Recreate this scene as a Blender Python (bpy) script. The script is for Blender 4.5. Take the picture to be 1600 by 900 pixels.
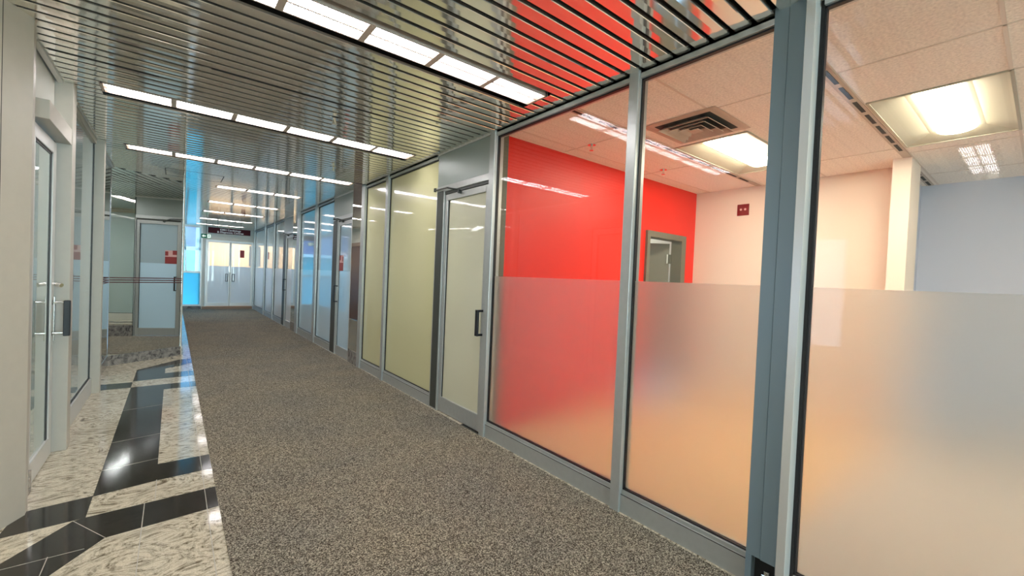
import bpy, bmesh, math, random
from mathutils import Vector, Matrix
random.seed(7)
C = bpy.context.scene.collection
for o in list(bpy.data.objects):
    bpy.data.objects.remove(o)

# ------------------------------------------------------------ camera, world, exposure
CAMZ = 1.35
cd = bpy.data.cameras.new('camera')
cam = bpy.data.objects.new('camera', cd)
C.objects.link(cam)
cd.sensor_width = 36.0
cd.lens = 665.0 / 1600 * 36
cd.clip_start = 0.02
_f, _v1, _v2 = 665.0, (271, 414), (1640, 472)
_a = Vector((_v1[0]-800, _v1[1]-450, _f)).normalized()
_b = Vector((_v2[0]-800, _v2[1]-450, _f)); _b = (_b - _a*_a.dot(_b)).normalized()
_c = _b.cross(_a)
if _c.y > 0: _c = -_c
mx = Matrix(((_b.x, -_b.y, -_b.z, 0), (_a.x, -_a.y, -_a.z, 0), (_c.x, -_c.y, -_c.z, CAMZ), (0, 0, 0, 1)))
cam.matrix_world = mx
bpy.context.scene.camera = cam
vs = bpy.context.scene.view_settings
vs.view_transform = 'Standard'; vs.look = 'None'; vs.gamma = 1.0; vs.use_curve_mapping = False
vs.exposure = 1.45
LAMP = 19.0        # ceiling louvre strips
TROFFER = 17.0     # office troffers
w = bpy.data.worlds.new('sky'); bpy.context.scene.world = w
w.use_nodes = True
bg = w.node_tree.nodes['Background']
bg.inputs[0].default_value = (0.36, 0.66, 1.0, 1); bg.inputs[1].default_value = 1.0
sd = bpy.data.lights.new('sun', 'SUN'); sd.energy = .6; sd.angle = 0.02; sd.color = (1, .96, .9)
so = bpy.data.objects.new('sun', sd); C.objects.link(so)
so.rotation_euler = (math.radians(25), 0, math.radians(-25))

def area(name, loc, rot, sx, sy, power, col):
    ld = bpy.data.lights.new(name, 'AREA'); ld.shape = 'RECTANGLE'; ld.size = sx; ld.size_y = sy; ld.energy = power; ld.color = col
    o = bpy.data.objects.new(name, ld); C.objects.link(o); o.location = loc; o.rotation_euler = rot; return o
# fill light added behind the rear pane; daylight outside the side window
area('rear_fill', (1.1, -5.25, 1.4), (math.radians(90), 0, 0), 1.9, 2.2, 95, (1, .93, .84))
_wa = math.atan2(-1.0, -.5)
for _t, _l in ((1.85, .6),):
    area('daylight_side_window', (-.585-.4472*_t-.894*.14, 3.30-.8944*_t+.447*.14, 1.35), (math.radians(90), 0, math.radians(-116.565)), _l, 1.2, 2.2, (.6, .72, 1))

# ------------------------------------------------------------ materials
def new(name):
    m = bpy.data.materials.new(name); m.use_nodes = True
    nt = m.node_tree; nt.nodes.clear()
    out = nt.nodes.new('ShaderNodeOutputMaterial')
    return m, nt, out
def N(nt, t, **kw):
    n = nt.nodes.new(t)
    for k, v in kw.items():
        if k in n.inputs.keys(): n.inputs[k].default_value = v
        else: setattr(n, k, v)
    return n
def pbr(name, col, rough=.5, metal=0., spec=.5, noise=0., scale=40., bump=0., bscale=80., coat=0.):
    m, nt, out = new(name)
    p = N(nt, 'ShaderNodeBsdfPrincipled')
    p.inputs['Base Color'].default_value = (*col, 1); p.inputs['Roughness'].default_value = rough
    p.inputs['Metallic'].default_value = metal; p.inputs['Specular IOR Level'].default_value = spec
    p.inputs['Coat Weight'].default_value = coat; p.inputs['Coat Roughness'].default_value = 0.02
    tc = N(nt, 'ShaderNodeTexCoord')
    if noise:
        n = N(nt, 'ShaderNodeTexNoise'); n.inputs['Scale'].default_value = scale; n.inputs['Detail'].default_value = 4
        nt.links.new(tc.outputs['Object'], n.inputs['Vector'])
        r = N(nt, 'ShaderNodeValToRGB')
        r.color_ramp.elements[0].position = .3; r.color_ramp.elements[1].position = .7
        r.color_ramp.elements[0].color = (*[c*(1-noise) for c in col], 1)
        r.color_ramp.elements[1].color = (*[min(1, c*(1+noise)) for c in col], 1)
        nt.links.new(n.outputs['Fac'], r.inputs['Fac']); nt.links.new(r.outputs['Color'], p.inputs['Base Color'])
    if bump:
        n = N(nt, 'ShaderNodeTexNoise'); n.inputs['Scale'].default_value = bscale; n.inputs['Detail'].default_value = 2
        nt.links.new(tc.outputs['Object'], n.inputs['Vector'])
        b = N(nt, 'ShaderNodeBump'); b.inputs['Strength'].default_value = bump; b.inputs['Distance'].default_value = .01
        nt.links.new(n.outputs['Fac'], b.inputs['Height']); nt.links.new(b.outputs['Normal'], p.inputs['Normal'])
    nt.links.new(p.outputs[0], out.inputs[0])
    return m
def emit(name, col, s, grid=False):
    m, nt, out = new(name)
    e = N(nt, 'ShaderNodeEmission'); e.inputs[0].default_value = (*col, 1); e.inputs[1].default_value = s
    if grid:   # tiny cells of the louvre
        tc = N(nt, 'ShaderNodeTexCoord')
        br = N(nt, 'ShaderNodeTexBrick'); br.offset = 0.0
        br.inputs['Scale'].default_value = 1.0; br.inputs['Brick Width'].default_value = .016
        br.inputs['Row Height'].default_value = .014; br.inputs['Mortar Size'].default_value = .003
        br.inputs['Color1'].default_value = (1, 1, 1, 1); br.inputs['Color2'].default_value = (.9, .92, 1, 1)
        br.inputs['Mortar'].default_value = (.035, .033, .036, 1)
        nt.links.new(tc.outputs['Object'], br.inputs['Vector'])
        mu = N(nt, 'ShaderNodeMixRGB', blend_type='MULTIPLY'); mu.inputs[0].default_value = 1
        mu.inputs[1].default_value = (*col, 1)
        nt.links.new(br.outputs['Color'], mu.inputs[2]); nt.links.new(mu.outputs[0], e.inputs[0])
    nt.links.new(e.outputs[0], out.inputs[0])
    return m
def glass(name, tint=(1, 1, 1), base=.05, body=None, bodyfac=0.):
    """thin architectural pane: transparent plus mirror reflection growing towards grazing"""
    m, nt, out = new(name)
    t = N(nt, 'ShaderNodeBsdfTransparent'); t.inputs[0].default_value = (*tint, 1)
    g = N(nt, 'ShaderNodeBsdfGlossy'); g.inputs['Roughness'].default_value = .0; g.inputs[0].default_value = (1, 1, 1, 1)
    geo = N(nt, 'ShaderNodeNewGeometry')
    dp = N(nt, 'ShaderNodeVectorMath', operation='DOT_PRODUCT')
    nt.links.new(geo.outputs['Normal'], dp.inputs[0]); nt.links.new(geo.outputs['Incoming'], dp.inputs[1])
    ab = N(nt, 'ShaderNodeMath', operation='ABSOLUTE'); nt.links.new(dp.outputs['Value'], ab.inputs[0])
    s = N(nt, 'ShaderNodeMath', operation='SUBTRACT'); s.inputs[0].default_value = 1; nt.links.new(ab.outputs[0], s.inputs[1])
    pw = N(nt, 'ShaderNodeMath', operation='POWER'); nt.links.new(s.outputs[0], pw.inputs[0]); pw.inputs[1].default_value = 5.0
    ma = N(nt, 'ShaderNodeMath', operation='MULTIPLY_ADD'); nt.links.new(pw.outputs[0], ma.inputs[0])
    ma.inputs[1].default_value = 1-base; ma.inputs[2].default_value = base
    under = t
    if body:
        d = N(nt, 'ShaderNodeBsdfDiffuse'); d.inputs[0].default_value = (*body, 1)
        mm = N(nt, 'ShaderNodeMixShader'); mm.inputs[0].default_value = bodyfac
        nt.links.new(t.outputs[0], mm.inputs[1]); nt.links.new(d.outputs[0], mm.inputs[2]); under = mm
    mi = N(nt, 'ShaderNodeMixShader'); nt.links.new(ma.outputs[0], mi.inputs[0])
    nt.links.new(under.outputs[0], mi.inputs[1]); nt.links.new(g.outputs[0], mi.inputs[2])
    nt.links.new(mi.outputs[0], out.inputs[0])
    return m
def film(name, col=(1, 1, 1), rough=.42, white=.22, trans=.0):
    m, nt, out = new(name)
    r = N(nt, 'ShaderNodeBsdfRefraction'); r.inputs[0].default_value = (*col, 1)
    r.inputs['Roughness'].default_value = rough; r.inputs['IOR'].default_value = 1.35
    d = N(nt, 'ShaderNodeBsdfDiffuse'); d.inputs[0].default_value = (.8, .8, .82, 1)
    tl = N(nt, 'ShaderNodeBsdfTranslucent'); tl.inputs[0].default_value = (*col, 1)
    mi = N(nt, 'ShaderNodeMixShader'); mi.inputs[0].default_value = white
    nt.links.new(r.outputs[0], mi.inputs[1]); nt.links.new(d.outputs[0], mi.inputs[2])
    m2 = N(nt, 'ShaderNodeMixShader'); m2.inputs[0].default_value = trans
    nt.links.new(mi.outputs[0], m2.inputs[1]); nt.links.new(tl.outputs[0], m2.inputs[2])
    nt.links.new(m2.outputs[0], out.inputs[0])
    return m
def granite(name, light, dark, scale=6., rough=.06, dist=3.0, contrast=(.35, .62)):
    m, nt, out = new(name)
    p = N(nt, 'ShaderNodeBsdfPrincipled'); p.inputs['Roughness'].default_value = rough
    tc = N(nt, 'ShaderNodeTexCoord')
    mp = N(nt, 'ShaderNodeMapping'); mp.inputs['Rotation'].default_value = (0, 0, .5); mp.inputs['Scale'].default_value = (1, 1.5, 1)
    nt.links.new(tc.outputs['Object'], mp.inputs['Vector'])
    n = N(nt, 'ShaderNodeTexNoise'); n.inputs['Scale'].default_value = scale; n.inputs['Detail'].default_value = 6
    n.inputs['Roughness'].default_value = .7; n.inputs['Distortion'].default_value = dist
    nt.links.new(mp.outputs[0], n.inputs['Vector'])
    r = N(nt, 'ShaderNodeValToRGB'); e = r.color_ramp.elements
    e[0].position = contrast[0]; e[0].color = (*dark, 1); e[1].position = contrast[1]; e[1].color = (*light, 1)
    x = r.color_ramp.elements.new((contrast[0]+contrast[1])/2); x.color = (*[(a+b*1.6)/2.6 for a, b in zip(dark, light)], 1)
    nt.links.new(n.outputs['Fac'], r.inputs['Fac'])
    n2 = N(nt, 'ShaderNodeTexNoise'); n2.inputs['Scale'].default_value = 160; n2.inputs['Detail'].default_value = 2
    nt.links.new(tc.outputs['Object'], n2.inputs['Vector'])
    r2 = N(nt, 'ShaderNodeValToRGB'); r2.color_ramp.elements[0].position = .35; r2.color_ramp.elements[1].position = .6
    r2.color_ramp.elements[0].color = (.72, .7, .68, 1)
    nt.links.new(n2.outputs['Fac'], r2.inputs['Fac'])
    mu = N(nt, 'ShaderNodeMixRGB', blend_type='MULTIPLY'); mu.inputs[0].default_value = .8
    nt.links.new(r.outputs[0], mu.inputs[1]); nt.links.new(r2.outputs[0], mu.inputs[2])
    nt.links.new(mu.outputs[0], p.inputs['Base Color']); nt.links.new(p.outputs[0], out.inputs[0])
    return m
def carpet_mat():
    m, nt, out = new('loop_carpet')
    p = N(nt, 'ShaderNodeBsdfPrincipled'); p.inputs['Roughness'].default_value = 1; p.inputs['Specular IOR Level'].default_value = .05
    tc = N(nt, 'ShaderNodeTexCoord')
    v = N(nt, 'ShaderNodeTexVoronoi'); v.inputs['Scale'].default_value = 210
    nt.links.new(tc.outputs['Object'], v.inputs['Vector'])
    r = N(nt, 'ShaderNodeValToRGB'); e = r.color_ramp.elements
    e[0].position = .05; e[0].color = (.06, .045, .032, 1); e[1].position = .97; e[1].color = (.56, .495, .385, 1)
    k = r.color_ramp.elements.new(.55); k.color = (.212, .188, .148, 1)
    sp = N(nt, 'ShaderNodeSeparateColor'); nt.links.new(v.outputs['Color'], sp.inputs[0])
    nt.links.new(sp.outputs[0], r.inputs['Fac'])
    n2 = N(nt, 'ShaderNodeTexNoise'); n2.inputs['Scale'].default_value = 1.6; n2.inputs['Detail'].default_value = 3
    nt.links.new(tc.outputs['Object'], n2.inputs['Vector'])
    r2 = N(nt, 'ShaderNodeValToRGB'); r2.color_ramp.elements[0].position = .3; r2.color_ramp.elements[1].position = .7
    r2.color_ramp.elements[0].color = (.80, .82, .86, 1); r2.color_ramp.elements[1].color = (1, .97, .92, 1)
    nt.links.new(n2.outputs['Fac'], r2.inputs['Fac'])
    mu = N(nt, 'ShaderNodeMixRGB', blend_type='MULTIPLY'); mu.inputs[0].default_value = 1
    nt.links.new(r.outputs[0], mu.inputs[1]); nt.links.new(r2.outputs[0], mu.inputs[2])
    nt.links.new(mu.outputs[0], p.inputs['Base Color'])
    b = N(nt, 'ShaderNodeBump'); b.inputs['Strength'].default_value = .6; b.inputs['Distance'].default_value = .004
    nt.links.new(v.outputs['Distance'], b.inputs['Height']); nt.links.new(b.outputs['Normal'], p.inputs['Normal'])
    nt.links.new(p.outputs[0], out.inputs[0])
    return m
def chrome(name, col, rough, bump):
    m = pbr(name, col, rough, .87, bump=bump, bscale=3.0)
    return m
M = dict(
    slat=chrome('polished_slat', (.92, .89, .81), .07, .05),
    mirror=pbr('mirror', (.86, .90, .88), .0, 1.0),
    black=pbr('black', (.008, .008, .008), .7),
    plenum=pbr('plenum', (.012, .01, .01), .9),
    gasket=pbr('gasket', (.012, .01, .012), .5),
    alu=pbr('aluminium', (.47, .485, .47), .34, .45, noise=.03, scale=30),
    alu_l=pbr('light_aluminium', (.66, .65, .62), .35, .35),
    post=pbr('blue_grey_post', (.20, .27, .31), .4, .1),
    jamb=pbr('cream_painted_metal', (.53, .49, .42), .42, .1, noise=.02, scale=20),
    panel=pbr('grey_green_panel', (.33, .375, .345), .4, .1),
    transom=pbr('left_transom', (.6, .6, .55), .5),
    yellow=pbr('yellow_backed_glass', (.68, .65, .37), .25, 0, coat=1.0),
    yellow2=pbr('pale_yellow_glass', (.70, .68, .50), .25, 0, coat=1.0),
    teal=pbr('teal_frosted_glass', (.40, .49, .45), .25, 0, coat=1.0),
    sidel=pbr('pale_sidelight_glass', (.43, .53, .53), .2, 0, coat=1.0),
    farglass=pbr('grey_blue_glass', (.42, .54, .60), .1, 0, coat=1.0),
    farfrost=pbr('light_blue_frost', (.58, .80, .95), .22, 0, coat=1.0),
    paleglass=pbr('pale_green_glass', (.55, .63, .60), .1, 0, coat=1.0),
    clear=glass('clear_glass', (.97, .98, .97), .016),
    winglass=glass('window_glass', (.8, .95, 1.0), .02),
    film=film('frosted_film', (.98, .96, .93), .42, .15),
    winfilm=film('blue_window_film', (.38, .9, 1.0), .5, .15, .3),
    granl=granite('pale_granite', (.74, .66, .51), (.16, .125, .08), 3.2, .08, 8.0, (.36, .56)),
    grand=granite('black_granite', (.045, .038, .03), (.02, .017, .014), 9, .09),
    grang=granite('grey_granite', (.36, .34, .31), (.09, .085, .085), 6, .1, 2.5, (.38, .6)),
    grout=pbr('grout', (.45, .42, .36), .8),
    carpet=carpet_mat(),
    red=pbr('red_wall', (.82, .018, .008), .45),
    beige=pbr('beige_wall', (.82, .70, .60), .7),
    daylight_tint=pbr('white_wall_daylight_tint', (.58, .60, .70), .7),  # white wall with bluish daylight painted into the colour
    tile=pbr('acoustic_tile', (.88, .80, .73), .9, noise=.13, scale=70, bump=.5, bscale=70),
    tee=pbr('ceiling_tee', (.72, .62, .54), .5),
    wood=pbr('tan_floor', (.76, .50, .26), .4, noise=.08, scale=5),
    greyfl=pbr('greybeige_floor', (.56, .50, .45), .5, noise=.06, scale=4),
    pan=pbr('troffer_pan', (.42, .39, .30), .4),
    lamp=emit('troffer_lamp', (1, .9, .72), TROFFER),
    strip=emit('louvre_strip', (1.0, .955, .93), LAMP, True),
    dgrey=pbr('dark_grey_steel', (.07, .075, .065), .5, .3),
    ogrey=pbr('olive_grey_door', (.15, .15, .115), .5),
    chrome=pbr('chrome', (.8, .8, .78), .15, 1),
    blackp=pbr('black_plastic', (.012, .012, .016), .35),
    burg=pbr('burgundy_sign', (.05, .005, .01), .6, spec=.2),
    white=pbr('white', (.85, .85, .83), .5),
    green=pbr('exit_green', (.0, .28, .12), .4),
    exitw=emit('exit_pictogram', (.8, 1, .9), .45),
    poster=pbr('poster_red', (.32, .04, .04), .5),
    posterp=pbr('poster_pink', (.75, .45, .42), .5),
    plate=pbr('dark_red_plate', (.22, .01, .015), .4),
    creamw=pbr('cream_wall', (.70, .64, .52), .6),
    greyw=pbr('grey_wall', (.45, .47, .45), .6),
    brown=pbr('brown_door', (.16, .07, .05), .35),
    brownl=pbr('brown_threshold', (.36, .22, .14), .5),
    stripe=pbr('maroon_stripe', (.09, .02, .025), .4),
    turq=pbr('turquoise_cladding', (.02, .42, .47), .6),
    lilac=pbr('lilac_cladding', (.26, .25, .42), .7),
    diffw=pbr('diffuser_metal', (.50, .41, .34), .45),
    farwhite=pbr('white_frosted_glass', (.84, .87, .88), .3, coat=1),
    pavement=pbr('pavement', (.5, .5, .5), .9),
)

# ------------------------------------------------------------ helpers
def B(bm, x0, x1, y0, y1, z0, z1):
    if x0 > x1: x0, x1 = x1, x0
    if y0 > y1: y0, y1 = y1, y0
    v = [bm.verts.new(p) for p in ((x0, y0, z0), (x1, y0, z0), (x1, y1, z0), (x0, y1, z0), (x0, y0, z1), (x1, y0, z1), (x1, y1, z1), (x0, y1, z1))]
    for q in ((3, 2, 1, 0), (4, 5, 6, 7), (0, 1, 5, 4), (1, 2, 6, 5), (2, 3, 7, 6), (3, 0, 4, 7)):
        bm.faces.new([v[i] for i in q])
def PR(bm, pts, z0, z1):
    n = len(pts)
    ar = sum(pts[i][0]*pts[(i+1) % n][1]-pts[(i+1) % n][0]*pts[i][1] for i in range(n))
    if ar < 0: pts = pts[::-1]
    lo = [bm.verts.new((p[0], p[1], z0)) for p in pts]; hi = [bm.verts.new((p[0], p[1], z1)) for p in pts]
    bm.faces.new(lo[::-1]); bm.faces.new(hi)
    for i in range(n):
        j = (i+1) % n; bm.faces.new((lo[i], lo[j], hi[j], hi[i]))
def TUBE(bm, p0, p1, r, seg=12, r1=None):
    p0 = Vector(p0); p1 = Vector(p1); d = p1-p0; L = d.length
    mt = Matrix.Translation((p0+p1)/2) @ d.to_track_quat('Z', 'Y').to_matrix().to_4x4()
    bmesh.ops.create_cone(bm, cap_ends=True, segments=seg, radius1=r, radius2=r if r1 is None else r1, depth=L, matrix=mt)
def obj(name, bm, m, parent=None, bevel=0., smooth=False):
    me = bpy.data.meshes.new(name); bm.normal_update(); bm.to_mesh(me); bm.free()
    o = bpy.data.objects.new(name, me); C.objects.link(o)
    me.materials.append(M[m] if isinstance(m, str) else m)
    if smooth:
        for p in me.polygons: p.use_smooth = True
    if parent:
        o.parent = parent
        o.matrix_parent_inverse = Matrix.Translation(-parent.location)
    if bevel:
        md = o.modifiers.new('bevel', 'BEVEL'); md.width = bevel; md.segments = 2; md.limit_method = 'ANGLE'
    return o
def box(name, m, parent, *b, bevel=0.):
    bm = bmesh.new()
    if isinstance(b[0], (tuple, list)):
        for q in b: B(bm, *q)
    else: B(bm, *b)
    return obj(name, bm, m, parent, bevel)
def tag(o, label=None, cat=None, group=None, kind=None):
    if label: o['label'] = label
    if cat: o['category'] = cat
    if group: o['group'] = group
    if kind: o['kind'] = kind
    return o
def empty(name, loc, label, cat, group=None, kind=None):
    o = bpy.data.objects.new(name, None); C.objects.link(o); o.location = loc; o.empty_display_size = .1
    return tag(o, label, cat, group, kind)
def S(o, label, cat): return tag(o, label, cat, None, 'structure')

H = 2.585     # hall ceiling
R = 2.12      # right glazing plane
L = -0.65     # left glazing plane
FAR = 16.5
MX, MY, NX, NY = L, 7.56, 0.105, 8.068      # ends of the angled mirror on plan

# ------------------------------------------------------------ floors
bm = bmesh.new(); PR(bm, [(-4, -5), (.23, -5), (.23, FAR+.02), (.02, FAR+.02), (-.75, 8.3), (-4, 8.3)], -.1, 0)
floor = S(obj('floor', bm, 'granl'), 'polished pale granite floor border along the left side of the carpet', 'floor')
def inlay(pts, m='grand'):
    bm = bmesh.new(); PR(bm, pts, -.002, .0012); return obj('floor_inlay', bm, m, floor)
inlay([(-.335, 3.36), (-.335, 6.14), (-.055, 5.9), (-.055, 3.41)])
inlay([(-.335, 6.14), (.228, 6.17), (.228, 5.91), (-.055, 5.9)])
inlay([(-.055, 3.41), (-.055, 3.69), (.228, 3.70), (.228, 3.43)])
inlay([(-.64, 3.08), (-.62, 3.34), (-.335, 3.37), (-.335, 3.10)])
inlay([(-.335, 3.10), (.228, 3.13), (.228, 2.86), (-.235, 2.82), (-.39, 2.60), (-1.02, 1.69), (-1.18, 1.95), (-.57, 2.82), (-.38, 3.09)])
inlay([(-.335, 6.14), (-.335, 6.41), (-.64, 6.42), (-.64, 6.14)])
inlay([(-.335, 6.45), (.228, 6.51), (.228, 6.82), (-.055, 6.78), (-.055, 7.09), (.07, 7.2), (.228, 7.38), (.228, 7.70), (.1, 7.69), (-.335, 7.13)])
for seg in (((.175, -2), (.175, 7.9)), ((-.1, .5), (-.1, 3.12)), ((-.055, 3.12), (-.055, 3.42)), ((-.42, 1.5), (-.42, 2.77))):
    (x0, y0), (x1, y1) = seg
    bm = bmesh.new(); B(bm, x0-.0018, x0+.0018, y0, y1, 0, .0016); obj('grout_line', bm, 'grout', floor)
for x0, y0, x1, y1 in ((-1.2, 2.77, -.30, 2.76), (-.38, 3.09, -.235, 2.82), (-.335, 4.3, -.055, 4.36), (-.335, 5.2, -.055, 5.26), (-.335, 3.75, -.055, 3.8), (-.055, 4.6, .228, 4.6), (-.055, 5.3, .228, 5.3)):
    d = Vector((x1-x0, y1-y0)); n = Vector((-d.y, d.x)).normalized()*.0016
    bm = bmesh.new(); PR(bm, [(x0+n.x, y0+n.y), (x1+n.x, y1+n.y), (x1-n.x, y1-n.y), (x0-n.x, y0-n.y)], 0, .0015); obj('grout_line', bm, 'grout', floor)
S(box('floor_carpet', 'carpet', None, .23, 2.075, -5, FAR-.02, -.1, .006), 'grey brown loop pile hall carpet running the length of the corridor', 'carpet')
S(box('floor_granite_edge', 'granl', None, 2.075, 2.2, -5, FAR, -.1, .004), 'narrow pale granite border under the right glazing', 'floor')
box('matching_inlay', 'grand', bpy.data.objects['floor_granite_edge'], 2.0755, 2.11, 2.98, 3.28, 0, .0055)

# ------------------------------------------------------------ slatted metal ceiling
rows = [(-3.5, -.41, 6), (-1.6, -.41, 6), (.42, -2.35, 4), (2.235, -.41, 6), (4.215, -.41, 6), (6.13, -.41, 6), (8.0, .50, 3), (9.95, .50, 3), (11.75, .50, 3), (13.6, .50, 3), (15.4, .50, 3)]
HW = .098
def leftlim(y):
    if y < 3.3: return L-(3.3-y)*.62
    if y < MY: return L
    if y < NY: return MX+(y-MY)/(NY-MY)*(NX-MX)
    return .12
slots = [(3.3, .16, 1.33), (3.7, -.6, -.1), (6.0, 1.95, R-.02)]
bm = bmesh.new()
def slat(bm, y0, y1, x0, x1):
    # shallow tray: cambered face, turned-up edges
    prof = [(y0, .016), (y0, .003), (y0+.003, .0006), ((y0+y1)/2, 0), (y1-.003, .0006), (y1, .003), (y1, .016)]
    a = [bm.verts.new((x0, p[0], H+p[1])) for p in prof]; b = [bm.verts.new((x1, p[0], H+p[1])) for p in prof]
    for i in range(len(prof)-1): bm.faces.new((a[i], b[i], b[i+1], a[i+1]))
y = -5.0; GAP = .025
while y < FAR-.05:
    y0, y1 = y+GAP/2, y+.1-GAP/2
    pieces = [(leftlim(y+.05), R)]
    for (c, xs, n) in rows:
        xe = xs+n*.3883
        if y1 > c-HW and y0 < c+HW:
            new_ = []
            for (a, b) in pieces:
                if xs-.02 > a: new_.append((a, xs-.02))
                if xe+.02 < b: new_.append((xe+.02, b))
            pieces = new_
    for a, b in pieces: slat(bm, y0, y1, a, b)
    y = round(y+.1, 4)
ceiling = S(obj('ceiling', bm, 'slat'), 'polished metal slat ceiling over the corridor with dark gaps', 'ceiling')
box('ceiling_void', 'plenum', ceiling, -4, R+.0, -5.05, FAR, H+.12, H+.16)
for (sy, xa, xb) in slots:
    box('air_slot', 'black', ceiling, xa, xb, sy-.012, sy+.012, H-.001, H+.01)
bm = bmesh.new()   # inspection hatch outline
for q in ((-.11, .52, 7.05, 7.058), (-.11, .52, 7.59, 7.598), (-.11, -.102, 7.05, 7.59), (.512, .52, 7.05, 7.59)): B(bm, *q, H-.0008, H+.002)
obj('hatch_outline', bm, 'black', ceiling)
box('edge_trim', 'alu_l', ceiling, (R-.028, R-.002, -5, FAR, H-.012, H+.03), (L+.002, L+.03, 3.4, MY, H-.012, H+.03))

# light rows: two louvred strips side by side, six (or three) cells long
names_row = {2.235: 'nearest long twin-strip ceiling light, brightest, at the top of the photo', 4.215: 'second long ceiling light strip from the front', 6.13: 'third long ceiling light strip, just in front of the angled mirror',
             8.0: 'fourth ceiling light strip, first of the short ones beyond the angled mirror', 9.95: 'fifth ceiling light strip, second of the short far ones', 11.75: 'sixth ceiling light strip, third of the short far ones',
             13.6: 'seventh ceiling light strip, just in front of the burgundy hanging sign', 15.4: 'last ceiling light strip, nearest the double doors at the corridor end',
             .42: 'ceiling light strip left of the camera, outside the photo', -1.6: 'ceiling light strip behind the camera', -3.5: 'rearmost ceiling light strip behind the camera'}
for (c, xs, n) in rows:
    e = empty('ceiling_light', (xs+n*.194, c, H), names_row[c], 'ceiling light', 'light strips in the slatted ceiling')
    xe = xs+n*.3883
    box('housing', 'diffw', e, (xs-.012, xe+.012, c-HW, c-HW+.008, H-.002, H+.06), (xs-.012, xe+.012, c+HW-.008, c+HW, H-.002, H+.06),
        (xs-.018, xs, c-HW, c+HW, H-.002, H+.06), (xe, xe+.018, c-HW, c+HW, H-.002, H+.06), (xs, xe, c-.006, c+.006, H, H+.06), (xs-.02, xe+.02, c-HW, c+HW, H+.06, H+.07))
    for k in range(n):
        a = xs+k*.3883
        if k: box('divider', 'diffw', e, a-.017, a+.017, c-HW+.008, c+HW-.008, H-.003, H+.012)
        for s in (-1, 1):
            bm = bmesh.new()
            ya, yb = (c-HW+.009, c-.008) if s < 0 else (c+.008, c+HW-.009)
            vv = [bm.verts.new(p) for p in ((a+.016, ya, H+.004), (a+.016, yb, H+.004), (a+.3723, yb, H+.004), (a+.3723, ya, H+.004))]
            bm.faces.new(vv)
            obj('louvre', bm, 'strip', e)

# ------------------------------------------------------------ right glazed wall
wn = [0]; dn = [0]
def window(y0, y1, label, glassm, filmm=None, frit=1.37, rail=.135, base='alu', solid=False, head=.04):
    """one bay between two uprights"""
    wn[0] += 1
    e = empty('window_%d' % wn[0], (R, (y0+y1)/2, 0), label, 'glazed panel', None, 'structure')
    box('bottom_rail', base, e, (R-.028, R+.045, y0, y1, .004, rail-.022), (R-.02, R+.04, y0, y1, rail-.022, rail), bevel=.002)
    box('rail_groove', 'gasket', e, R-.0292, R-.024, y0+.001, y1-.001, rail-.026, rail-.0225)
    box('top_rail', base, e, R-.028, R+.045, y0, y1, H-head, H+.03, bevel=.002)
    box('gasket', 'gasket', e, (R-.012, R+.012, y0, y1, rail, rail+.008), (R-.012, R+.012, y0, y1, H-head-.009, H-head),
        (R-.012, R+.012, y0, y0+.007, rail, H-head), (R-.012, R+.012, y1-.007, y1, rail, H-head))
    z0, z1 = rail, H-head
    if solid:
        box('glass_pane', glassm, e, R, R+.01, y0+.004, y1-.004, z0, z1)
        if filmm: box('frosted_film', filmm, e, R-.0008, R-.0001, y0+.008, y1-.008, z0+.008, frit)
    else:
        box('glass_pane', glassm, e, R-.003, R+.003, y0+.004, y1-.004, z0, z1)
        if filmm: box('frosted_film', filmm, e, R+.006, R+.010, y0+.002, y1-.002, z0, frit)
    return e
def mullion(y0, y1, label, x0=-.045, m='alu'):
    o = box('mullion', m, None, R+x0, R+.05, y0, y1, .003, H+.02, bevel=.003)
    tag(o, label, 'window post', 'aluminium posts of the right glazing'); return o
def pull(parent, x, y0, z0, z1, side=-1, reach=.055, m='blackp', w=.012):
    bm = bmesh.new()
    B(bm, x, x+side*reach, y0-w/2, y0+w/2, z0, z0+.018); B(bm, x, x+side*reach, y0-w/2, y0+w/2, z1-.018, z1)
    B(bm, x+side*(reach-.016), x+side*reach, y0-w*.9, y0+w*.9, z0, z1)
    return obj('pull_handle', bm, m, parent, bevel=.002)
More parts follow.
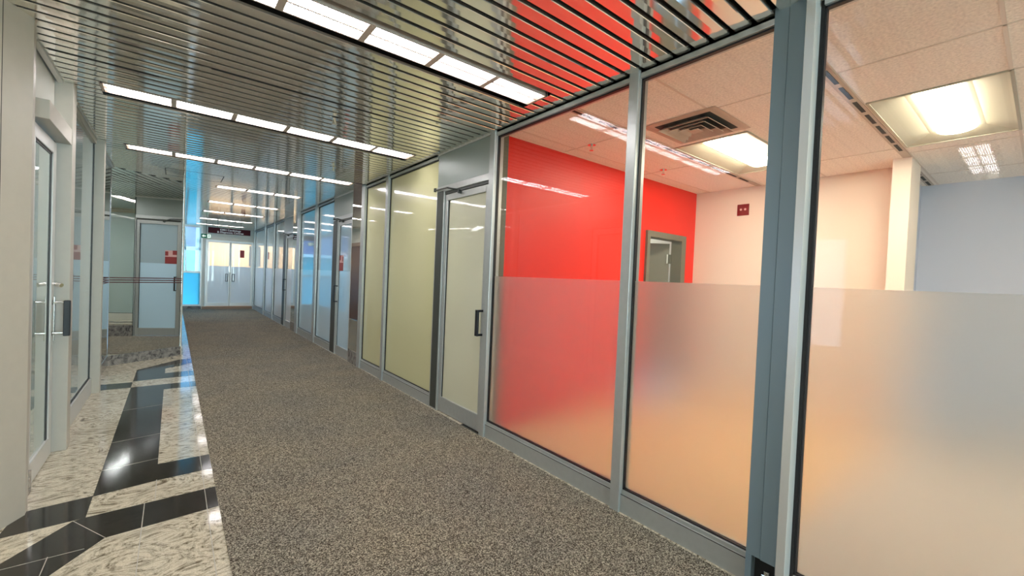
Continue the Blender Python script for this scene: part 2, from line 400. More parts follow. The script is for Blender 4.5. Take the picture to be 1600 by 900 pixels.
def gdoor(y0, y1, jamb, label, glassm, lowm=None, frit=1.37, closer=True):
    """door leaf y0..y1, wide jamb y1..y1+jamb, opaque transom above"""
    dn[0] += 1
    e = empty('door_%d' % dn[0], (R, (y0+y1)/2, 0), label, 'glass door', None, 'structure')
    zt = 2.16
    st = .05
    box('door_jamb', 'alu', e, (R-.03, R+.06, y1, y1+jamb, .004, 2.25), (R-.03, R+.06, y0-.012, y0, .004, 2.25), bevel=.003)
    box('jamb_recess', 'dgrey', e, R-.033, R-.029, y1+.02, y1+jamb-.02, .02, 2.2)
    box('header', 'alu', e, (R-.03, R+.06, y0, y1, 2.19, 2.25), bevel=.003)
    box('transom_panel', 'panel', e, R-.02, R+.03, y0-.01, y1+jamb, 2.25, H+.02)
    box('door_stop', 'dgrey', e, R-.022, R+.02, y0, y1, 2.165, 2.19)
    a, b = y0+.004, y1-.004
    lf = box('leaf_frame', 'alu', e, (R-.018, R+.025, a, a+st, .012, zt), (R-.018, R+.025, b-st, b, .012, zt), (R-.018, R+.025, a+st, b-st, zt-.06, zt), (R-.018, R+.025, a+st, b-st, .012, .155), bevel=.002)
    box('gasket', 'gasket', lf, (R-.008, R+.008, a+st, a+st+.006, .155, zt-.06), (R-.008, R+.008, b-st-.006, b-st, .155, zt-.06))
    box('glass_pane', glassm, lf, R, R+.008, a+st+.002, b-st-.002, .155, zt-.06)
    if lowm: box('frosted_film', lowm, lf, R-.001, R-.0002, a+st+.008, b-st-.008, .157, frit)
    if closer:
        bm = bmesh.new()
        TUBE(bm, (R-.03, y0+(y1-y0)*.62, 2.165), (R-.085, y0+(y1-y0)*.80, 2.20), .008)
        TUBE(bm, (R-.085, y0+(y1-y0)*.80, 2.20), (R-.05, y1+.16, 2.22), .008)
        TUBE(bm, (R-.05, y1+.16, 2.205), (R-.05, y1+.16, 2.24), .014)
        TUBE(bm, (R-.018, y0+(y1-y0)*.62, 2.15), (R-.05, y0+(y1-y0)*.62, 2.15), .014)
        obj('closer_arm', bm, 'dgrey', e)
    return e

window(-4.8, -1.2, 'rear glazed bay behind the camera', 'clear', 'film')
mullion(-1.2, -1.14, 'aluminium post behind the camera')
wA = window(-1.14, .625, 'nearest glass bay at the right edge, clear above and frosted below, grey-white room behind', 'clear', 'film')
# the broad blue-grey post with its silver edge
p = empty('corner_post', (R, .72, 0), 'broad blue-grey metal post between the nearest glass bay and the orange frosted bay', 'post')
box('face_plate', 'post', p, (R-.05, R+.05, .745, .805, .15, H+.02), (R-.056, R+.05, .675, .743, .15, H+.02), bevel=.002)
box('face_plate_foot', 'post', p, (R-.05, R+.05, .78, .805, .004, .15), (R-.02, R+.05, .69, .78, .004, .15))
box('post_core', 'gasket', p, R-.045, R+.045, .676, .80, .15, H+.01)
box('silver_edge', 'alu_l', p, (R-.075, R+.05, .640, .675, .004, H+.02), bevel=.002)
box('gasket', 'gasket', p, R-.012, R+.02, .626, .640, .1, H)
bm = bmesh.new(); B(bm, R-.0225, R-.02, .695, .775, .01, .145); obj('foot_recess', bm, 'black', p)
bm = bmesh.new(); B(bm, R-.045, R-.022, .70, .74, .01, .085); TUBE(bm, (R-.036, .72, .085), (R-.036, .72, .105), .012); obj('foot_bracket', bm, 'chrome', p, bevel=.004)
window(.806, 1.515, 'glass bay with orange-tan frosted lower half and beige office wall above, left of the broad post', 'clear', 'film')
mullion(1.515, 1.58, 'aluminium post between the red glass bay and the orange frosted bay')
window(1.58, 2.915, 'glass bay showing the bright red wall, frosted below', 'clear', 'film')
mullion(2.915, 2.985, 'aluminium post between the pale yellow door and the red glass bay')
d1 = gdoor(3.0, 3.76, .16, 'pale yellow frosted glass door left of the red bay, with black pull handle', 'yellow2')
pull(d1, R-.018, 3.03, .85, 1.075, -1, .065, w=.022)
window(3.925, 5.17, 'wide yellow glass panel beside the pale yellow door', 'yellow', solid=True)
mullion(5.17, 5.24, 'aluminium post between the two yellow panels')
window(5.24, 6.0, 'narrow yellow glass panel next to the mirrored column', 'yellow', solid=True)
mullion(6.0, 6.12, 'aluminium post between the narrow yellow panel and the mirrored column')
def mircol(y0, y1, label):
    e = empty('mirrored_column', (R, (y0+y1)/2, 0), label, 'column', 'mirrored columns of the right wall')
    box('mirror_cladding', 'mirror', e, R-.03, R+.1, y0, y1, .2, H+.02)
    box('granite_base', 'grang', e, R-.036, R+.1, y0, y1, .003, .2, bevel=.002)
    box('edge_strip', 'gasket', e, R-.0305, R-.02, y0-.008, y0, .0, H)
    return e
mircol(6.13, 6.53, 'nearer narrow mirrored column with granite foot, left of the yellow panels')
d2 = gdoor(6.55, 7.25, .27, 'light blue glass door with black pull, nearest of the blue bays', 'farglass', 'farfrost', 1.37)
pull(d2, R-.018, 7.19, .86, 1.13, -1, .07)
pull(d2, R+.02, 7.19, .86, 1.13, 1, .06)
po = empty('poster', (R-.004, 7.06, 1.5), 'small red and pink poster on the light blue glass door', 'poster')
box('sheet', 'posterp', po, R-.0035, R-.0005, 7.0, 7.19, 1.37, 1.62)
box('red_panel', 'poster', po, (R-.0045, R-.0036, 7.0, 7.19, 1.37, 1.50), (R-.0045, R-.0036, 7.0, 7.05, 1.52, 1.60), (R-.0045, R-.0036, 7.12, 7.19, 1.54, 1.62))
window(7.54, 8.53, 'light blue glass bay left of the nearest blue door', 'farglass', 'farfrost', solid=True)
mullion(8.53, 8.68, 'aluminium post between the first and second blue glass bays')
window(8.68, 9.93, 'second light blue glass bay from the blue door', 'farglass', 'farfrost', solid=True)
mullion(9.93, 10.15, 'broad aluminium post before the farther mirrored column')
mircol(10.16, 10.6, 'farther narrow mirrored column beyond the blue glass bays')
d3 = gdoor(10.62, 11.35, .3, 'far grey glass door with black pull on the right wall', 'paleglass', 'farwhite', 1.37)
pull(d3, R-.018, 11.28, .86, 1.13, -1, .07)
window(11.67, 12.85, 'pale green-grey glass bay beside the far grey door', 'paleglass', 'farwhite', solid=True)
mullion(12.85, 12.97, 'thin post after the far grey door, third from the corridor end')
window(12.97, 14.3, 'pale green-grey glass bay second from the corridor end', 'paleglass', 'farwhite', solid=True)
mullion(14.3, 14.42, 'thin post near the corridor end, second from the double doors')
window(14.42, 16.38, 'last pale glass bay before the double doors', 'paleglass', 'farwhite', solid=True)
mullion(16.38, 16.48, 'corner post where the right glazing meets the end wall')

# ------------------------------------------------------------ left side
# angled cream wall near the camera
def strip_wall(name, m, p0, p1, z0, z1, t=.04, parent=None, side=1):
    d = Vector((p1[0]-p0[0], p1[1]-p0[1])).normalized(); n = Vector((-d.y, d.x))*t*side
    bm = bmesh.new(); PR(bm, [p0, p1, (p1[0]+n.x, p1[1]+n.y), (p0[0]+n.x, p0[1]+n.y)], z0, z1)
    return obj(name, bm, m, parent)
Q0 = (-.585, 3.30)
dirv = Vector((-.50, -1.0)).normalized()
def q(t): return (Q0[0]+dirv.x*t, Q0[1]+dirv.y*t)
wl = S(strip_wall('wall_left_front', 'jamb', Q0, q(.165), 0.0, H+.03, .05, None, -1), 'cream metal wall panel at the left edge of the photo', 'wall')
strip_wall('panel_joint', 'gasket', q(.165), q(.169), 0, H+.03, .04, wl, -1)
strip_wall('wall_panel', 'jamb', q(.169), q(.9), 0, H+.03, .05, wl, -1)
strip_wall('wall_panel', 'creamw', q(.9), q(1.0), 0, H+.03, .05, wl, -1)
strip_wall('wall_panel', 'creamw', q(1.0), q(1.55), 0, H+.03, .05, wl, -1)
strip_wall('glazing', 'clear', q(1.55), q(2.15), .75, 1.95, .01, wl, -1)
strip_wall('wall_panel', 'creamw', q(1.55), q(2.15), 0, .75, .05, wl, -1)
strip_wall('wall_panel', 'creamw', q(1.55), q(2.15), 1.95, H+.03, .05, wl, -1)
strip_wall('wall_panel', 'creamw', q(2.15), q(2.6), 0, H+.03, .05, wl, -1)
strip_wall('wall_panel', 'creamw', q(2.6), q(3.2), 0, H+.03, .05, wl, -1)
strip_wall('wall_panel', 'creamw', q(3.2), q(5), 0, H+.03, .05, wl, -1)
strip_wall('wall_panel', 'creamw', q(5), q(9.4), 0, H+.03, .05, wl, -1)
box('return_trim', 'jamb', wl, L-.06, Q0[0]-.002, 3.30, 3.36, 0, H+.03)
box('door_reveal', 'alu_l', wl, L-.06, L+.012, 3.36, 3.62, 0, H+.02)
box('granite_base', 'grang', wl, L-.02, L+.03, 3.36, 3.62, 0, .13)
S(box('wall_back', 'creamw', None, (-6, .15, -5.1, -5.0, -.1, 3), (2.05, 6.8, -5.1, -5.0, -.1, 3), (.15, 2.05, -5.1, -5.0, 2.5, 3), (.15, 2.05, -5.1, -5.0, -.1, .3)), 'cream end wall behind the camera', 'wall')
box('glazing', 'winglass', bpy.data.objects['wall_back'], .15, 2.05, -5.06, -5.05, .3, 2.5)  # made-up window, added so the rear fill reaches the corridor

dl = empty('door_%d' % 4, (L, 3.95, 0), 'frosted glass door on the left with black pull handle and grey frame', 'glass door', None, 'structure')
box('leaf_frame', 'alu_l', dl, (L-.03, L+.012, 3.62, 3.68, .01, 2.14), (L-.03, L+.012, 4.16, 4.24, .01, 2.14), (L-.03, L+.012, 3.68, 4.16, 2.06, 2.14), (L-.03, L+.012, 3.68, 4.16, .01, .14), bevel=.002)
box('glass_pane', 'teal', dl, L-.01, L, 3.68, 4.16, .14, 2.06)
box('gasket', 'gasket', dl, (L-.004, L+.004, 4.125, 4.16, .14, 2.06), (L-.004, L+.004, 3.68, 4.16, 2.045, 2.06))
box('door_stop', 'gasket', dl, L-.03, L+.0, 4.24, 4.27, .0, 2.16)
box('header', 'jamb', dl, L-.06, L+.075, 3.62, 4.42, 2.16, 2.27, bevel=.003)
box('transom_panel', 'transom', dl, L-.04, L-.012, 3.62, 4.29, 2.27, H+.02)
bm = bmesh.new()
for z in (.85, 1.06):
    TUBE(bm, (L, 4.2, z), (L+.075, 4.2, z), .008); TUBE(bm, (L+.008, 4.2, z), (L+.012, 4.2, z), .018)
TUBE(bm, (L+.02, 4.2, .80), (L+.02, 4.2, 1.10), .006)
tag(obj('handle_mount', bm, 'chrome', dl), 'chrome handle mounts')
tag(box('pull_handle', 'blackp', dl, L+.066, L+.10, 4.185, 4.215, .83, 1.075, bevel=.004), 'black pull handle')
bm = bmesh.new(); TUBE(bm, (L, 4.21, 1.185), (L+.045, 4.21, 1.185), .011); TUBE(bm, (L+.03, 4.21, 1.185), (L+.055, 4.19, 1.178), .014)
tag(obj('door_lock', bm, 'chrome', dl), 'chrome lock cylinder')
S(box('trim_1', 'jamb', None, L-.05, L+.08, 4.30, 4.42, .0, H+.02, bevel=.003), 'grey-cream door post right of the left glass door', 'door post')
ws = empty('window_20', (L, 5.2, 0), 'pale sidelight glass between the left door and the left mirror', 'glazed panel', None, 'structure')
box('glass_pane', 'sidel', ws, L-.01, L, 4.42, 6.02, .16, H-.05)
box('bottom_rail', 'alu_l', ws, L-.03, L+.02, 4.42, 6.02, 0, .16, bevel=.002)
box('top_rail', 'jamb', ws, L-.03, L+.02, 4.42, 6.02, H-.05, H+.02, bevel=.002)
box('gasket', 'gasket', ws, (L, L+.006, 6.0, 6.02, .16, H-.05), (L, L+.006, 4.42, 6.02, .16, .17))
S(box('trim_2', 'jamb', None, L-.05, L+.08, 6.03, 6.12, 0, H+.02, bevel=.003), 'pale metal post between the left sidelight and the mirror', 'window post')
# mirrors
m1 = empty('wall_mirror', (L, 6.85, 0), 'mirror panel on the left wall beside the metal post, granite foot below', 'mirror')
box('mirror_glass', 'mirror', m1, L-.02, L, 6.12, MY-.004, .13, H+.02)
box('granite_base', 'grang', m1, L-.02, L+.006, 6.12, MY, 0, .13, bevel=.002)
box('decal_stripe', 'stripe', m1, *[(L, L+.001, 6.12, MY-.006, z, z+.012) for z in (1.085, 1.115, 1.145)])
m2 = empty('wall_mirror', ((MX+NX)/2, (MY+NY)/2, 0), 'large angled mirror with three maroon stripes reflecting the right side doors', 'mirror')
def ang(name, m, z0, z1, off0, off1, par, t0=0., t1=1.):
    d = Vector((NX-MX, NY-MY)); n = Vector((d.y, -d.x)).normalized()
    a = Vector((MX, MY))+d*t0; b = Vector((MX, MY))+d*t1
    bm = bmesh.new(); PR(bm, [a+n*off0, b+n*off0, b+n*off1, a+n*off1], z0, z1); return obj(name, bm, m, par)
ang('mirror_glass', 'mirror', .13, H+.02, 0, -.02, m2)
ang('granite_base', 'grang', 0, .13, .006, -.02, m2)
ang('edge_bead', 'chrome', .13, H, .003, -.02, m2, .994, 1.0)
ang('edge_bead', 'chrome', .13, H, .003, -.02, m2, 0.0, .006)
for z in (1.085, 1.115, 1.145): ang('decal_stripe', 'stripe', z, z+.012, .001, 0, m2)

# left wall beyond the mirror
wlf = S(box('wall_left_far', 'creamw', None, 0, .12, NY+.02, 11.7, 0, H+.02), 'cream wall of the corridor beyond the angled mirror', 'wall')
box('baseboard', 'grang', wlf, .12, .135, NY+.02, 11.7, 0, .13)
db = empty('door_5', (.1, 12.3, 0), 'brown door on the left seen reflected in the mirrored column', 'door', None, 'structure')
box('door_leaf', 'brown', db, .06, .11, 11.8, 12.75, .01, 2.1)
box('door_frame', 'brownl', db, (.05, .13, 11.7, 11.8, 0, 2.2), (.05, .13, 12.75, 12.85, 0, 2.2), (.05, .13, 11.8, 12.75, 2.1, 2.2))
S(box('wall_left_header', 'creamw', None, .0, .12, 11.7, 13.1, 2.2, H+.02), 'cream wall above the brown door', 'wall')
S(box('wall_left_pier', 'creamw', None, 0, .12, 12.85, 13.1, 0, 2.2), 'cream pier beside the brown door', 'wall')
def extwin(name, label, axis, a0, a1, c):
    e = empty(name, (c if axis == 'y' else (a0+a1)/2, c if axis == 'x' else (a0+a1)/2, 0), label, 'window', None, 'structure')
    def bb(nm, m, u0, u1, t0, t1, z0, z1, **k):
        if axis == 'y': return box(nm, m, e, c+t0, c+t1, u0, u1, z0, z1, **k)
        return box(nm, m, e, u0, u1, c+t0, c+t1, z0, z1, **k)
    bb('granite_base', 'grang', a0, a1, -.05, .02, 0, .1)
    bb('window_frame', 'alu_l', a0, a0+.04, -.03, .02, .1, H)
    bb('window_frame', 'alu_l', a1-.04, a1, -.03, .02, .1, H)
    bb('window_frame', 'alu_l', a0+.04, a1-.04, -.03, .02, H-.04, H)
    bb('window_frame', 'alu_l', a0+.04, a1-.04, -.03, .02, .1, .15)
    bb('window_rail', 'alu', a0+.04, a1-.04, -.03, .02, 1.13, 1.19)
    bb('glass_pane', 'winglass', a0+.04, a1-.04, -.006, .0, 1.19, H-.04)
    bb('blue_film_pane', 'winfilm', a0+.04, a1-.04, -.008, .0, .15, 1.13)
    return e
extwin('window_21', 'blue daylit window on the left wall near the corridor end', 'y', 13.1, 14.7, .12)
extwin('window_22', 'blue daylit window in the left wall right before the end', 'y', 14.7, 16.4, .12)
extwin('window_23', 'tall bright cyan window left of the double doors at the corridor end', 'x', .13, .70, FAR+.03)

# ------------------------------------------------------------ end wall and double doors
y = FAR
ew = S(box('wall_end', 'creamw', None, (.70, .78, y, y+.08, 0, H+.02), (.78, 2.12, y, y+.08, 2.2, H+.02), (2.09, 2.16, y, y+.08, 0, H+.02)), 'cream wall around the double doors at the corridor end', 'wall')
de = empty('door_6', (1.43, y, 0), 'double doors at the corridor end, clear glass above and white frosted below', 'double doors', None, 'structure')
box('door_frame', 'alu_l', de, (.78, .82, y-.03, y+.05, .09, 2.2), (2.05, 2.09, y-.03, y+.05, .09, 2.2), (.82, 2.05, y-.03, y+.05, 2.16, 2.2))
box('threshold', 'brownl', de, .72, 2.1, y-.06, y+.08, 0, .09)
for s, (a, b) in enumerate(((.82, 1.433), (1.437, 2.05))):
    lf = box('door_leaf', 'alu_l', de, (a, a+.035, y-.02, y+.03, .1, 2.16), (b-.035, b, y-.02, y+.03, .1, 2.16), (a+.035, b-.035, y-.02, y+.03, 2.12, 2.16), (a+.035, b-.035, y-.02, y+.03, .1, .2))
    for nm, mm, z0, z1 in (('glass_pane', 'clear', 1.38, 2.12), ('frosted_pane', 'farwhite', .2, 1.38)):
        o = box(nm, mm, lf, a+.035, b-.035, y, y+.006, z0, z1)
    hx = b-.05 if s == 0 else a+.05
    bm = bmesh.new(); sgn = -1 if s == 0 else 1
    B(bm, hx, hx+sgn*.075, y-.07, y-.055, .89, .905); B(bm, hx, hx+sgn*.075, y-.07, y-.055, 1.125, 1.14)
    B(bm, hx+sgn*.06, hx+sgn*.075, y-.07, y-.055, .905, 1.125); B(bm, hx, hx+sgn*.015, y-.07, y-.02, .905, 1.125)
    obj('pull_handle', bm, 'blackp', lf)
box('lock_plate', 'chrome', de, 1.405, 1.43, y-.03, y-.02, 1.2, 1.38)
box('centre_gap', 'black', de, 1.430, 1.440, y-.021, y+.0, .1, 2.16)
tag(box('poster', 'poster', None, 1.70, 1.82, y-.004, y-.001, 1.68, 1.92), 'small red poster on the right leaf of the end double doors', 'poster')
tag(box('notice', 'white', None, 1.955, 2.01, y-.004, y-.001, 1.42, 2.08), 'tall white notice strip on the right leaf of the end double doors', 'notice')
# vestibule beyond
v = S(box('wall_vestibule', 'beige', None, (.6, 3.3, y+2.3, y+2.4, 0, 3), (.62, .70, y+.09, y+2.3, 0, 3), (3.2, 3.3, y+.09, y+2.3, 0, 3)), 'beige walls beyond the double doors', 'wall')
S(box('floor_vestibule', 'granl', None, .70, 3.2, y+.09, y+2.3, -.1, 0), 'pale floor beyond the double doors', 'floor')
S(box('ceiling_vestibule', 'white', None, .70, 3.2, y+.09, y+2.3, 2.7, 2.8), 'white ceiling beyond the double doors', 'ceiling')
vl = empty('ceiling_light', (1.6, y+1.2, 2.69), 'flush light in the room behind the end double doors', 'ceiling light')
box('lens', emit('vestibule_lens', (1, .9, .72), 9), vl, 1.2, 2.2, y+.9, y+1.5, 2.67, 2.699)

# hanging sign
YS = 14.5
sg = empty('hanging_sign', (1.23, YS, 2.36), 'burgundy hanging sign with white lettering in front of the double doors', 'sign')
box('sign_board', 'burg', sg, .73, 1.735, YS-.015, YS+.015, 2.285, 2.445, bevel=.003)
for hx in (.95, 1.5):
    bm = bmesh.new(); TUBE(bm, (hx, YS, 2.44), (hx, YS, H+.005), .005); obj('hanger_rod', bm, 'dgrey', sg)
def text(s, size, x, yy, z, parent, m='white', name='lettering'):
    cu = bpy.data.curves.new('t', 'FONT'); cu.body = s; cu.size = size; cu.extrude = .001; cu.align_x = 'CENTER'; cu.offset = .001
    to = bpy.data.objects.new('t', cu); C.objects.link(to)
    bpy.context.view_layer.update()
    dg = bpy.context.evaluated_depsgraph_get()
    me = bpy.data.meshes.new_from_object(to.evaluated_get(dg))
    bpy.data.objects.remove(to)
    me.transform(Matrix.Translation((x, yy, z)) @ Matrix.Rotation(math.pi/2, 4, 'X'))
    me.materials.clear(); me.materials.append(M[m])
    o = bpy.data.objects.new(name, me); C.objects.link(o); o.parent = parent
    o.matrix_parent_inverse = Matrix.Translation(-parent.location); return o
text('KMH Cardiology', .072, 1.25, YS-.017, 2.372, sg)
text('& Diagnostic Centres', .072, 1.25, YS-.017, 2.305, sg)

# exit sign
YE = 15.0
ex = empty('exit_sign', (.72, YE, 2.25), 'green exit sign with running figure and left arrow', 'exit sign')
box('sign_box', 'green', ex, .60, .83, YE-.02, YE+.02, 2.155, 2.275, bevel=.003)
bm = bmesh.new(); TUBE(bm, (.715, YE, 2.27), (.715, YE, H+.005), .006); obj('hanger_rod', bm, 'dgrey', ex)
bm = bmesh.new()
def flat(bm, pts, y0=YE-.022, y1=YE-.0202):
    a = [bm.verts.new((p[0], y0, p[1])) for p in pts]; bm.faces.new(a)
flat(bm, [(.615, 2.215), (.655, 2.255), (.655, 2.228), (.705, 2.228), (.705, 2.202), (.655, 2.202), (.655, 2.175)])
obj('arrow', bm, 'exitw', ex)
bm = bmesh.new(); flat(bm, [(.74, 2.165), (.82, 2.165), (.82, 2.265), (.74, 2.265)]); obj('pictogram_field', bm, 'exitw', ex)
bm = bmesh.new(); K = YE-.024
for pts in ([(.775, 2.255), (.787, 2.255), (.787, 2.243), (.775, 2.243)], [(.772, 2.24), (.79, 2.24), (.785, 2.205), (.77, 2.205)], [(.77, 2.208), (.758, 2.19), (.745, 2.19), (.745, 2.184), (.762, 2.184), (.778, 2.205)],
            [(.785, 2.208), (.80, 2.19), (.795, 2.17), (.788, 2.17), (.791, 2.188), (.776, 2.205)], [(.79, 2.238), (.806, 2.222), (.802, 2.218), (.786, 2.23)], [(.772, 2.238), (.756, 2.222), (.76, 2.218), (.775, 2.228)]):
    flat(bm, pts, K)
obj('running_figure', bm, 'green', ex)

# ------------------------------------------------------------ exterior
S(box('ground', 'pavement', None, -30, .0, 9.5, 60, -.3, -.2), 'pavement outside the windows', 'ground')
b = empty('building', (-6, 24, 0), 'turquoise clad building outside the end window', 'building')
box('facade', 'turq', b, -9, 4.5, 24, 27, -.2, 2.1)
box('upper_storey', 'lilac', b, -9, 4.5, 24.2, 27, 2.1, 3.3)
box('roof_edge', 'white', b, -9.2, 4.7, 23.8, 27, 2.05, 2.2)
box('canopy_beam', 'post', b, -9.2, 4.7, 23.7, 24, 3.3, 3.5)
bm = bmesh.new(); TUBE(bm, (.42, 20.5, .0), (.30, 20.5, 3.0), .03); tag(obj('leaning_pole', bm, 'dgrey'), 'thin dark leaning pole outside the end window', 'pole')

# ------------------------------------------------------------ offices behind the right glazing
OC = 2.6
S(box('floor_office', 'wood', None, 2.2, 5.6, .86, 2.98, -.1, .004), 'tan floor of the office behind the glass', 'floor')
S(box('floor_office_near', 'greyfl', None, 2.2, 7.2, -5, .86, -.1, .004), 'pale grey-beige floor of the nearer office', 'floor')
wr = S(box('wall_office_red', 'red', None, (2.26, 4.36, 2.98, 3.08, 0, OC+.02), (5.22, 5.58, 2.98, 3.08, 0, OC+.02), (4.36, 5.22, 2.98, 3.08, 2.0, OC+.02)), 'bright red office wall with a doorway', 'wall')
box('wall_end_cap', 'ogrey', wr, 2.175, 2.26, 2.965, 3.085, 0, OC+.02)
S(box('wall_office_back', 'beige', None, 5.48, 5.58, .93, 2.98, 0, OC+.02), 'beige back wall of the office with a small dark red plate', 'wall')
st = S(box('wall_office_stub', 'beige', None, 5.15, 5.58, .80, .93, 0, OC+.02), 'beige wall stub between the two offices', 'wall')
S(box('wall_office_side', 'daylight_tint', None, 6.62, 6.72, -5, .93, 0, OC+.02), 'white back wall of the nearer office, bluish daylight painted into its colour', 'wall')
S(box('wall_office_return', 'daylight_tint', None, 5.58, 6.62, .93, .99, 0, OC+.02), 'white return wall in the nearer office, bluish daylight painted into its colour', 'wall')
# doorway
do = empty('door_7', (4.8, 3.0, 0), 'dark olive-grey doorway in the red wall', 'door', None, 'structure')
box('door_frame', 'ogrey', do, (4.36, 4.42, 2.95, 3.1, 0, 2.0), (5.12, 5.22, 2.95, 3.1, 0, 2.0), (4.42, 5.12, 2.95, 3.1, 1.93, 2.0))
bm = bmesh.new(); PR(bm, [(5.10, 3.11), (5.065, 3.09), (4.50, 3.62), (4.53, 3.65)], 0.01, 1.90); obj('open_leaf', bm, 'ogrey', do)
tag(box('hinge', 'chrome', do, 5.03, 5.12, 3.085, 3.105, 1.64, 1.76), 'chrome hinge')
S(box('wall_closet', 'greyw', None, (4.2, 5.4, 4.6, 4.7, 0, 2.7), (4.1, 4.2, 3.08, 4.7, 0, 2.7), (5.4, 5.5, 3.08, 4.7, 0, 2.7)), 'grey walls of the small room beyond the red wall', 'wall')
S(box('ceiling_closet', 'white', None, 4.2, 5.4, 3.08, 4.6, 2.3, 2.35), 'white ceiling of the small room beyond the red wall', 'ceiling')
cl = empty('ceiling_light', (4.7, 3.9, 2.3), 'fill light added to brighten the small room beyond the red wall', 'ceiling light')
box('lens', emit('closet_fill', (1, .9, .72), 6), cl, 4.4, 5.0, 3.6, 4.2, 2.28, 2.299)  # glowing panel added to brighten the open door leaf
# ceiling
TX0, TX1 = 3.53, 4.79; TY = ((-1.7, -1.08), (.17, .78), (1.53, 2.15))     # openings of the recessed lights
_b = [(R+.05, TX0, -5, 3.08, OC, OC+.05), (TX1, 6.75, -5, 3.08, OC, OC+.05)]
_e = [-5]+[v for p_ in TY for v in p_]+[3.08]
for _k in range(0, len(_e), 2): _b.append((TX0, TX1, _e[_k], _e[_k+1], OC, OC+.05))
oc = S(box('ceiling_office', 'tile', None, *_b), 'speckled acoustic tile ceiling of the office', 'ceiling')
for yy in (-.45, .17, .80, 1.53, 2.15, 2.8):
    box('ceiling_tee', 'tee', oc, R+.05, 6.7, yy-.008, yy+.008, OC-.003, OC)
for xx, ys in ((2.93, (-2, 2.98)), (3.53, (1.53, 2.15)), (4.15, (2.25, 2.98)), (4.79, (.17, 2.15)), (5.0, (-2, .8)), (3.53, (-2, .17)), (6.0, (-2, .8))):
    box('ceiling_tee', 'tee', oc, xx-.006, xx+.006, ys[0], ys[1], OC-.003, OC)
def airbar(yc, x0, x1, label, ln, gap):
    e = empty('air_bar', ((x0+x1)/2, yc, OC), label, 'air vent', 'slotted air bars in the office ceiling')
    box('bar', 'diffw', e, x0, x1, yc-.03, yc+.03, OC-.006, OC)
    x = x0+.04; k = 0
    while x+ln < x1-.02:
        box('slot', 'black', e, x, x+ln, yc-.012, yc+.012, OC-.0075, OC-.005); x += ln+gap; k += 1
airbar(2.2, 2.2, 5.47, 'slotted air bar across the ceiling beside the red wall', .23, .07)
airbar(.83, 2.2, 5.14, 'slotted air bar across the ceiling above the broad post, ending at the wall stub', .23, .07)
airbar(.86, 5.7, 6.6, 'short slotted air bar beyond the wall stub', .23, .07)

def troffer(x0, x1, y0, y1, label):
    e = empty('troffer_light', ((x0+x1)/2, (y0+y1)/2, OC), label, 'ceiling light', 'recessed office ceiling lights')
    z = OC-.002; cx, cy = (x0+x1)/2, (y0+y1)/2; zi = OC-.002-.0
    # shallow pan drawn as a visible bowl just below the tiles
    bm = bmesh.new()
    ix0, ix1, iy0, iy1 = x0+.13, x1-.16, cy-.15, cy+.15
    o_ = [(x0, y0, OC-.006), (x1, y0, OC-.006), (x1, y1, OC-.006), (x0, y1, OC-.006)]
    i_ = [(ix0, iy0, OC+.035), (ix1, iy0, OC+.035), (ix1, iy1, OC+.035), (ix0, iy1, OC+.035)]
    ov = [bm.verts.new(p) for p in o_]; iv = [bm.verts.new(p) for p in i_]
    for k in range(4): bm.faces.new((ov[k], iv[k], iv[(k+1) % 4], ov[(k+1) % 4]))
    bm.faces.new(iv[::-1])
    obj('reflector_pan', bm, 'pan', e)
    box('frame', 'pan', e, (x0-.01, x1+.01, y0-.01, y0+.006, OC-.008, OC), (x0-.01, x1+.01, y1-.006, y1+.01, OC-.008, OC), (x0-.01, x0+.006, y0, y1, OC-.008, OC), (x1-.006, x1+.01, y0, y1, OC-.008, OC))
    # half-round lamp cover running along x
    bm = bmesh.new(); n = 14; prev = None; ends = []
    for X in (ix0+.0, ix1-.02):
        ring = [bm.verts.new((X, cy-math.cos(math.pi*k/n)*.11, OC+.034-math.sin(math.pi*k/n)*.042)) for k in range(n+1)]
        ends.append(ring)
    for k in range(n): bm.faces.new((ends[0][k], ends[0][k+1], ends[1][k+1], ends[1][k]))
    bm.faces.new(ends[0][::-1]); bm.faces.new(ends[1])
    obj('lamp_cover', bm, 'lamp', e, smooth=False)
    return e
troffer(3.53, 4.79, 1.53, 2.15, 'recessed square ceiling light seen left of the broad post, beside the air diffuser')
troffer(3.53, 4.79, .17, .78, 'recessed ceiling light with bright lamp at the right edge of the photo')
troffer(3.53, 4.79, -1.7, -1.08, 'recessed ceiling light in the nearer office behind the camera')
# square stepped air diffuser
dfx, dfy = 3.17, 1.76
df = empty('air_diffuser', (dfx, dfy, OC), 'square stepped metal air diffuser in the office ceiling', 'air vent')
def sqring(bm, h0, z0, h1, z1):
    a = [bm.verts.new((dfx+sx*h0, dfy+sy*h0, z0)) for sx, sy in ((-1, -1), (1, -1), (1, 1), (-1, 1))]
    b2 = [bm.verts.new((dfx+sx*h1, dfy+sy*h1, z1)) for sx, sy in ((-1, -1), (1, -1), (1, 1), (-1, 1))]
    for k in range(4): bm.faces.new((a[k], a[(k+1) % 4], b2[(k+1) % 4], b2[k]))
bm = bmesh.new(); sqring(bm, .29, OC-.004, .225, OC-.004); obj('face_plate', bm, 'diffw', df)
bm = bmesh.new(); B(bm, dfx-.225, dfx+.225, dfy-.225, dfy+.225, OC-.003, OC-.001); obj('dark_throat', bm, 'black', df)
for h, in ((.20,), (.145,), (.09,)):
    bm = bmesh.new(); sqring(bm, h, OC-.035, h-.035, OC-.006); sqring(bm, h, OC-.035, h+.004, OC-.032); obj('cone', bm, 'diffw', df)
bm = bmesh.new(); B(bm, dfx-.04, dfx+.04, dfy-.04, dfy+.04, OC-.035, OC-.03); obj('centre_plate', bm, 'diffw', df)
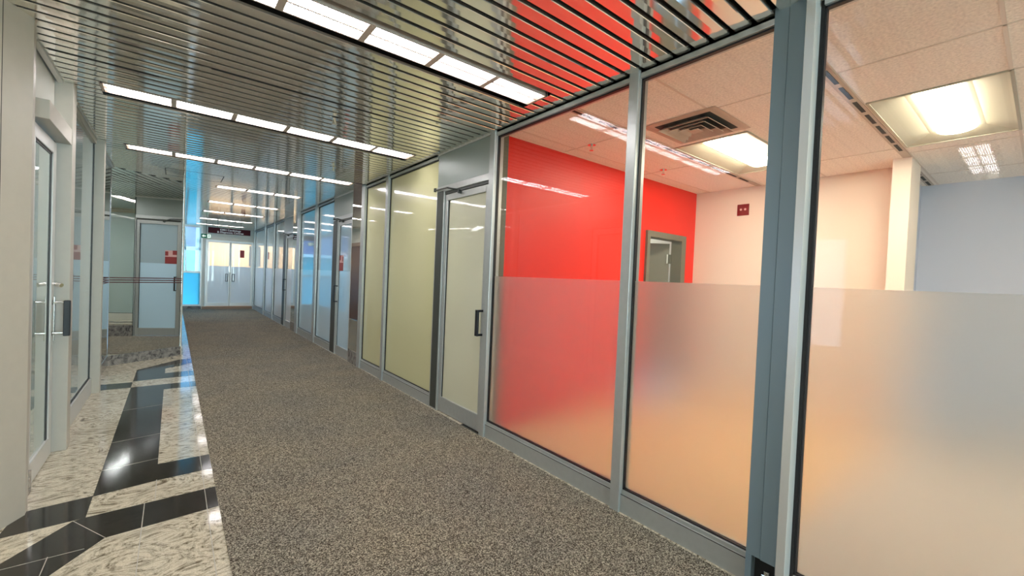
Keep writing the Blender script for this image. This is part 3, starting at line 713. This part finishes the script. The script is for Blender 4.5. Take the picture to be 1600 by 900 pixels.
# sprinklers
def sprinkler(x, y, z, label):
    e = empty('sprinkler_head', (x, y, z), label, 'sprinkler', 'ceiling sprinklers')
    bm = bmesh.new(); TUBE(bm, (x, y, z-.006), (x, y, z), .038, 20, .034); obj('escutcheon', bm, 'chrome', e)
    bm = bmesh.new(); TUBE(bm, (x, y, z-.045), (x, y, z-.006), .011); TUBE(bm, (x, y, z-.055), (x, y, z-.05), .02); TUBE(bm, (x-.012, y, z-.05), (x-.012, y, z-.02), .003); TUBE(bm, (x+.012, y, z-.05), (x+.012, y, z-.02), .003)
    obj('nozzle', bm, 'chrome', e)
sprinkler(2.94, 2.62, OC, 'chrome sprinkler in the office ceiling above the red wall, seen through the red bay')
sprinkler(4.1, 2.62, OC, 'small chrome sprinkler deeper in the office ceiling, near the red wall top')
sprinkler(.99, 3.63, H, 'sprinkler set in the metal slat ceiling between the first two light strips')
sprinkler(1.45, 5.3, H, 'sprinkler set in the metal slat ceiling between the second and third light strips')
# dark red plate
pl = empty('wall_plate', (5.48, 2.37, 2.32), 'small dark red plate with two holes on the beige office wall', 'wall plate')
bm = bmesh.new(); B(bm, 5.472, 5.48, 2.30, 2.44, 2.255, 2.395); obj('plate', bm, 'plate', pl, bevel=.004)
for yy in (2.345, 2.395):
    bm = bmesh.new(); TUBE(bm, (5.4705, yy, 2.33), (5.4715, yy, 2.33), .014); obj('hole', bm, 'posterp', pl)
# outer shell above the lights so no sky leaks in
S(box('ceiling_slab', 'plenum', None, (-6, .0, -5.1, 13.0, 2.9, 3.0), (0, 7, -5.1, FAR+.05, 2.9, 3.0)), 'dark slab above the ceilings', 'ceiling')
S(box('wall_outer', 'greyw', None, (2.6, 2.7, 3.1, FAR, 0, 2.9), (-6, .0, 9, 9.1, 0, 2.9), (6.8, 6.9, -5, 3.1, 0, 2.9)), 'outer walls', 'wall')
S(box('wall_bulkhead', 'plenum', None, (R+.05, R+.1, -5, FAR, H+.03, 2.9), (0, R+.1, FAR, FAR+.06, H+.02, 2.9), (-.0, .1, NY, FAR, H+.021, 2.9)), 'bulkhead above the glazing', 'wall')
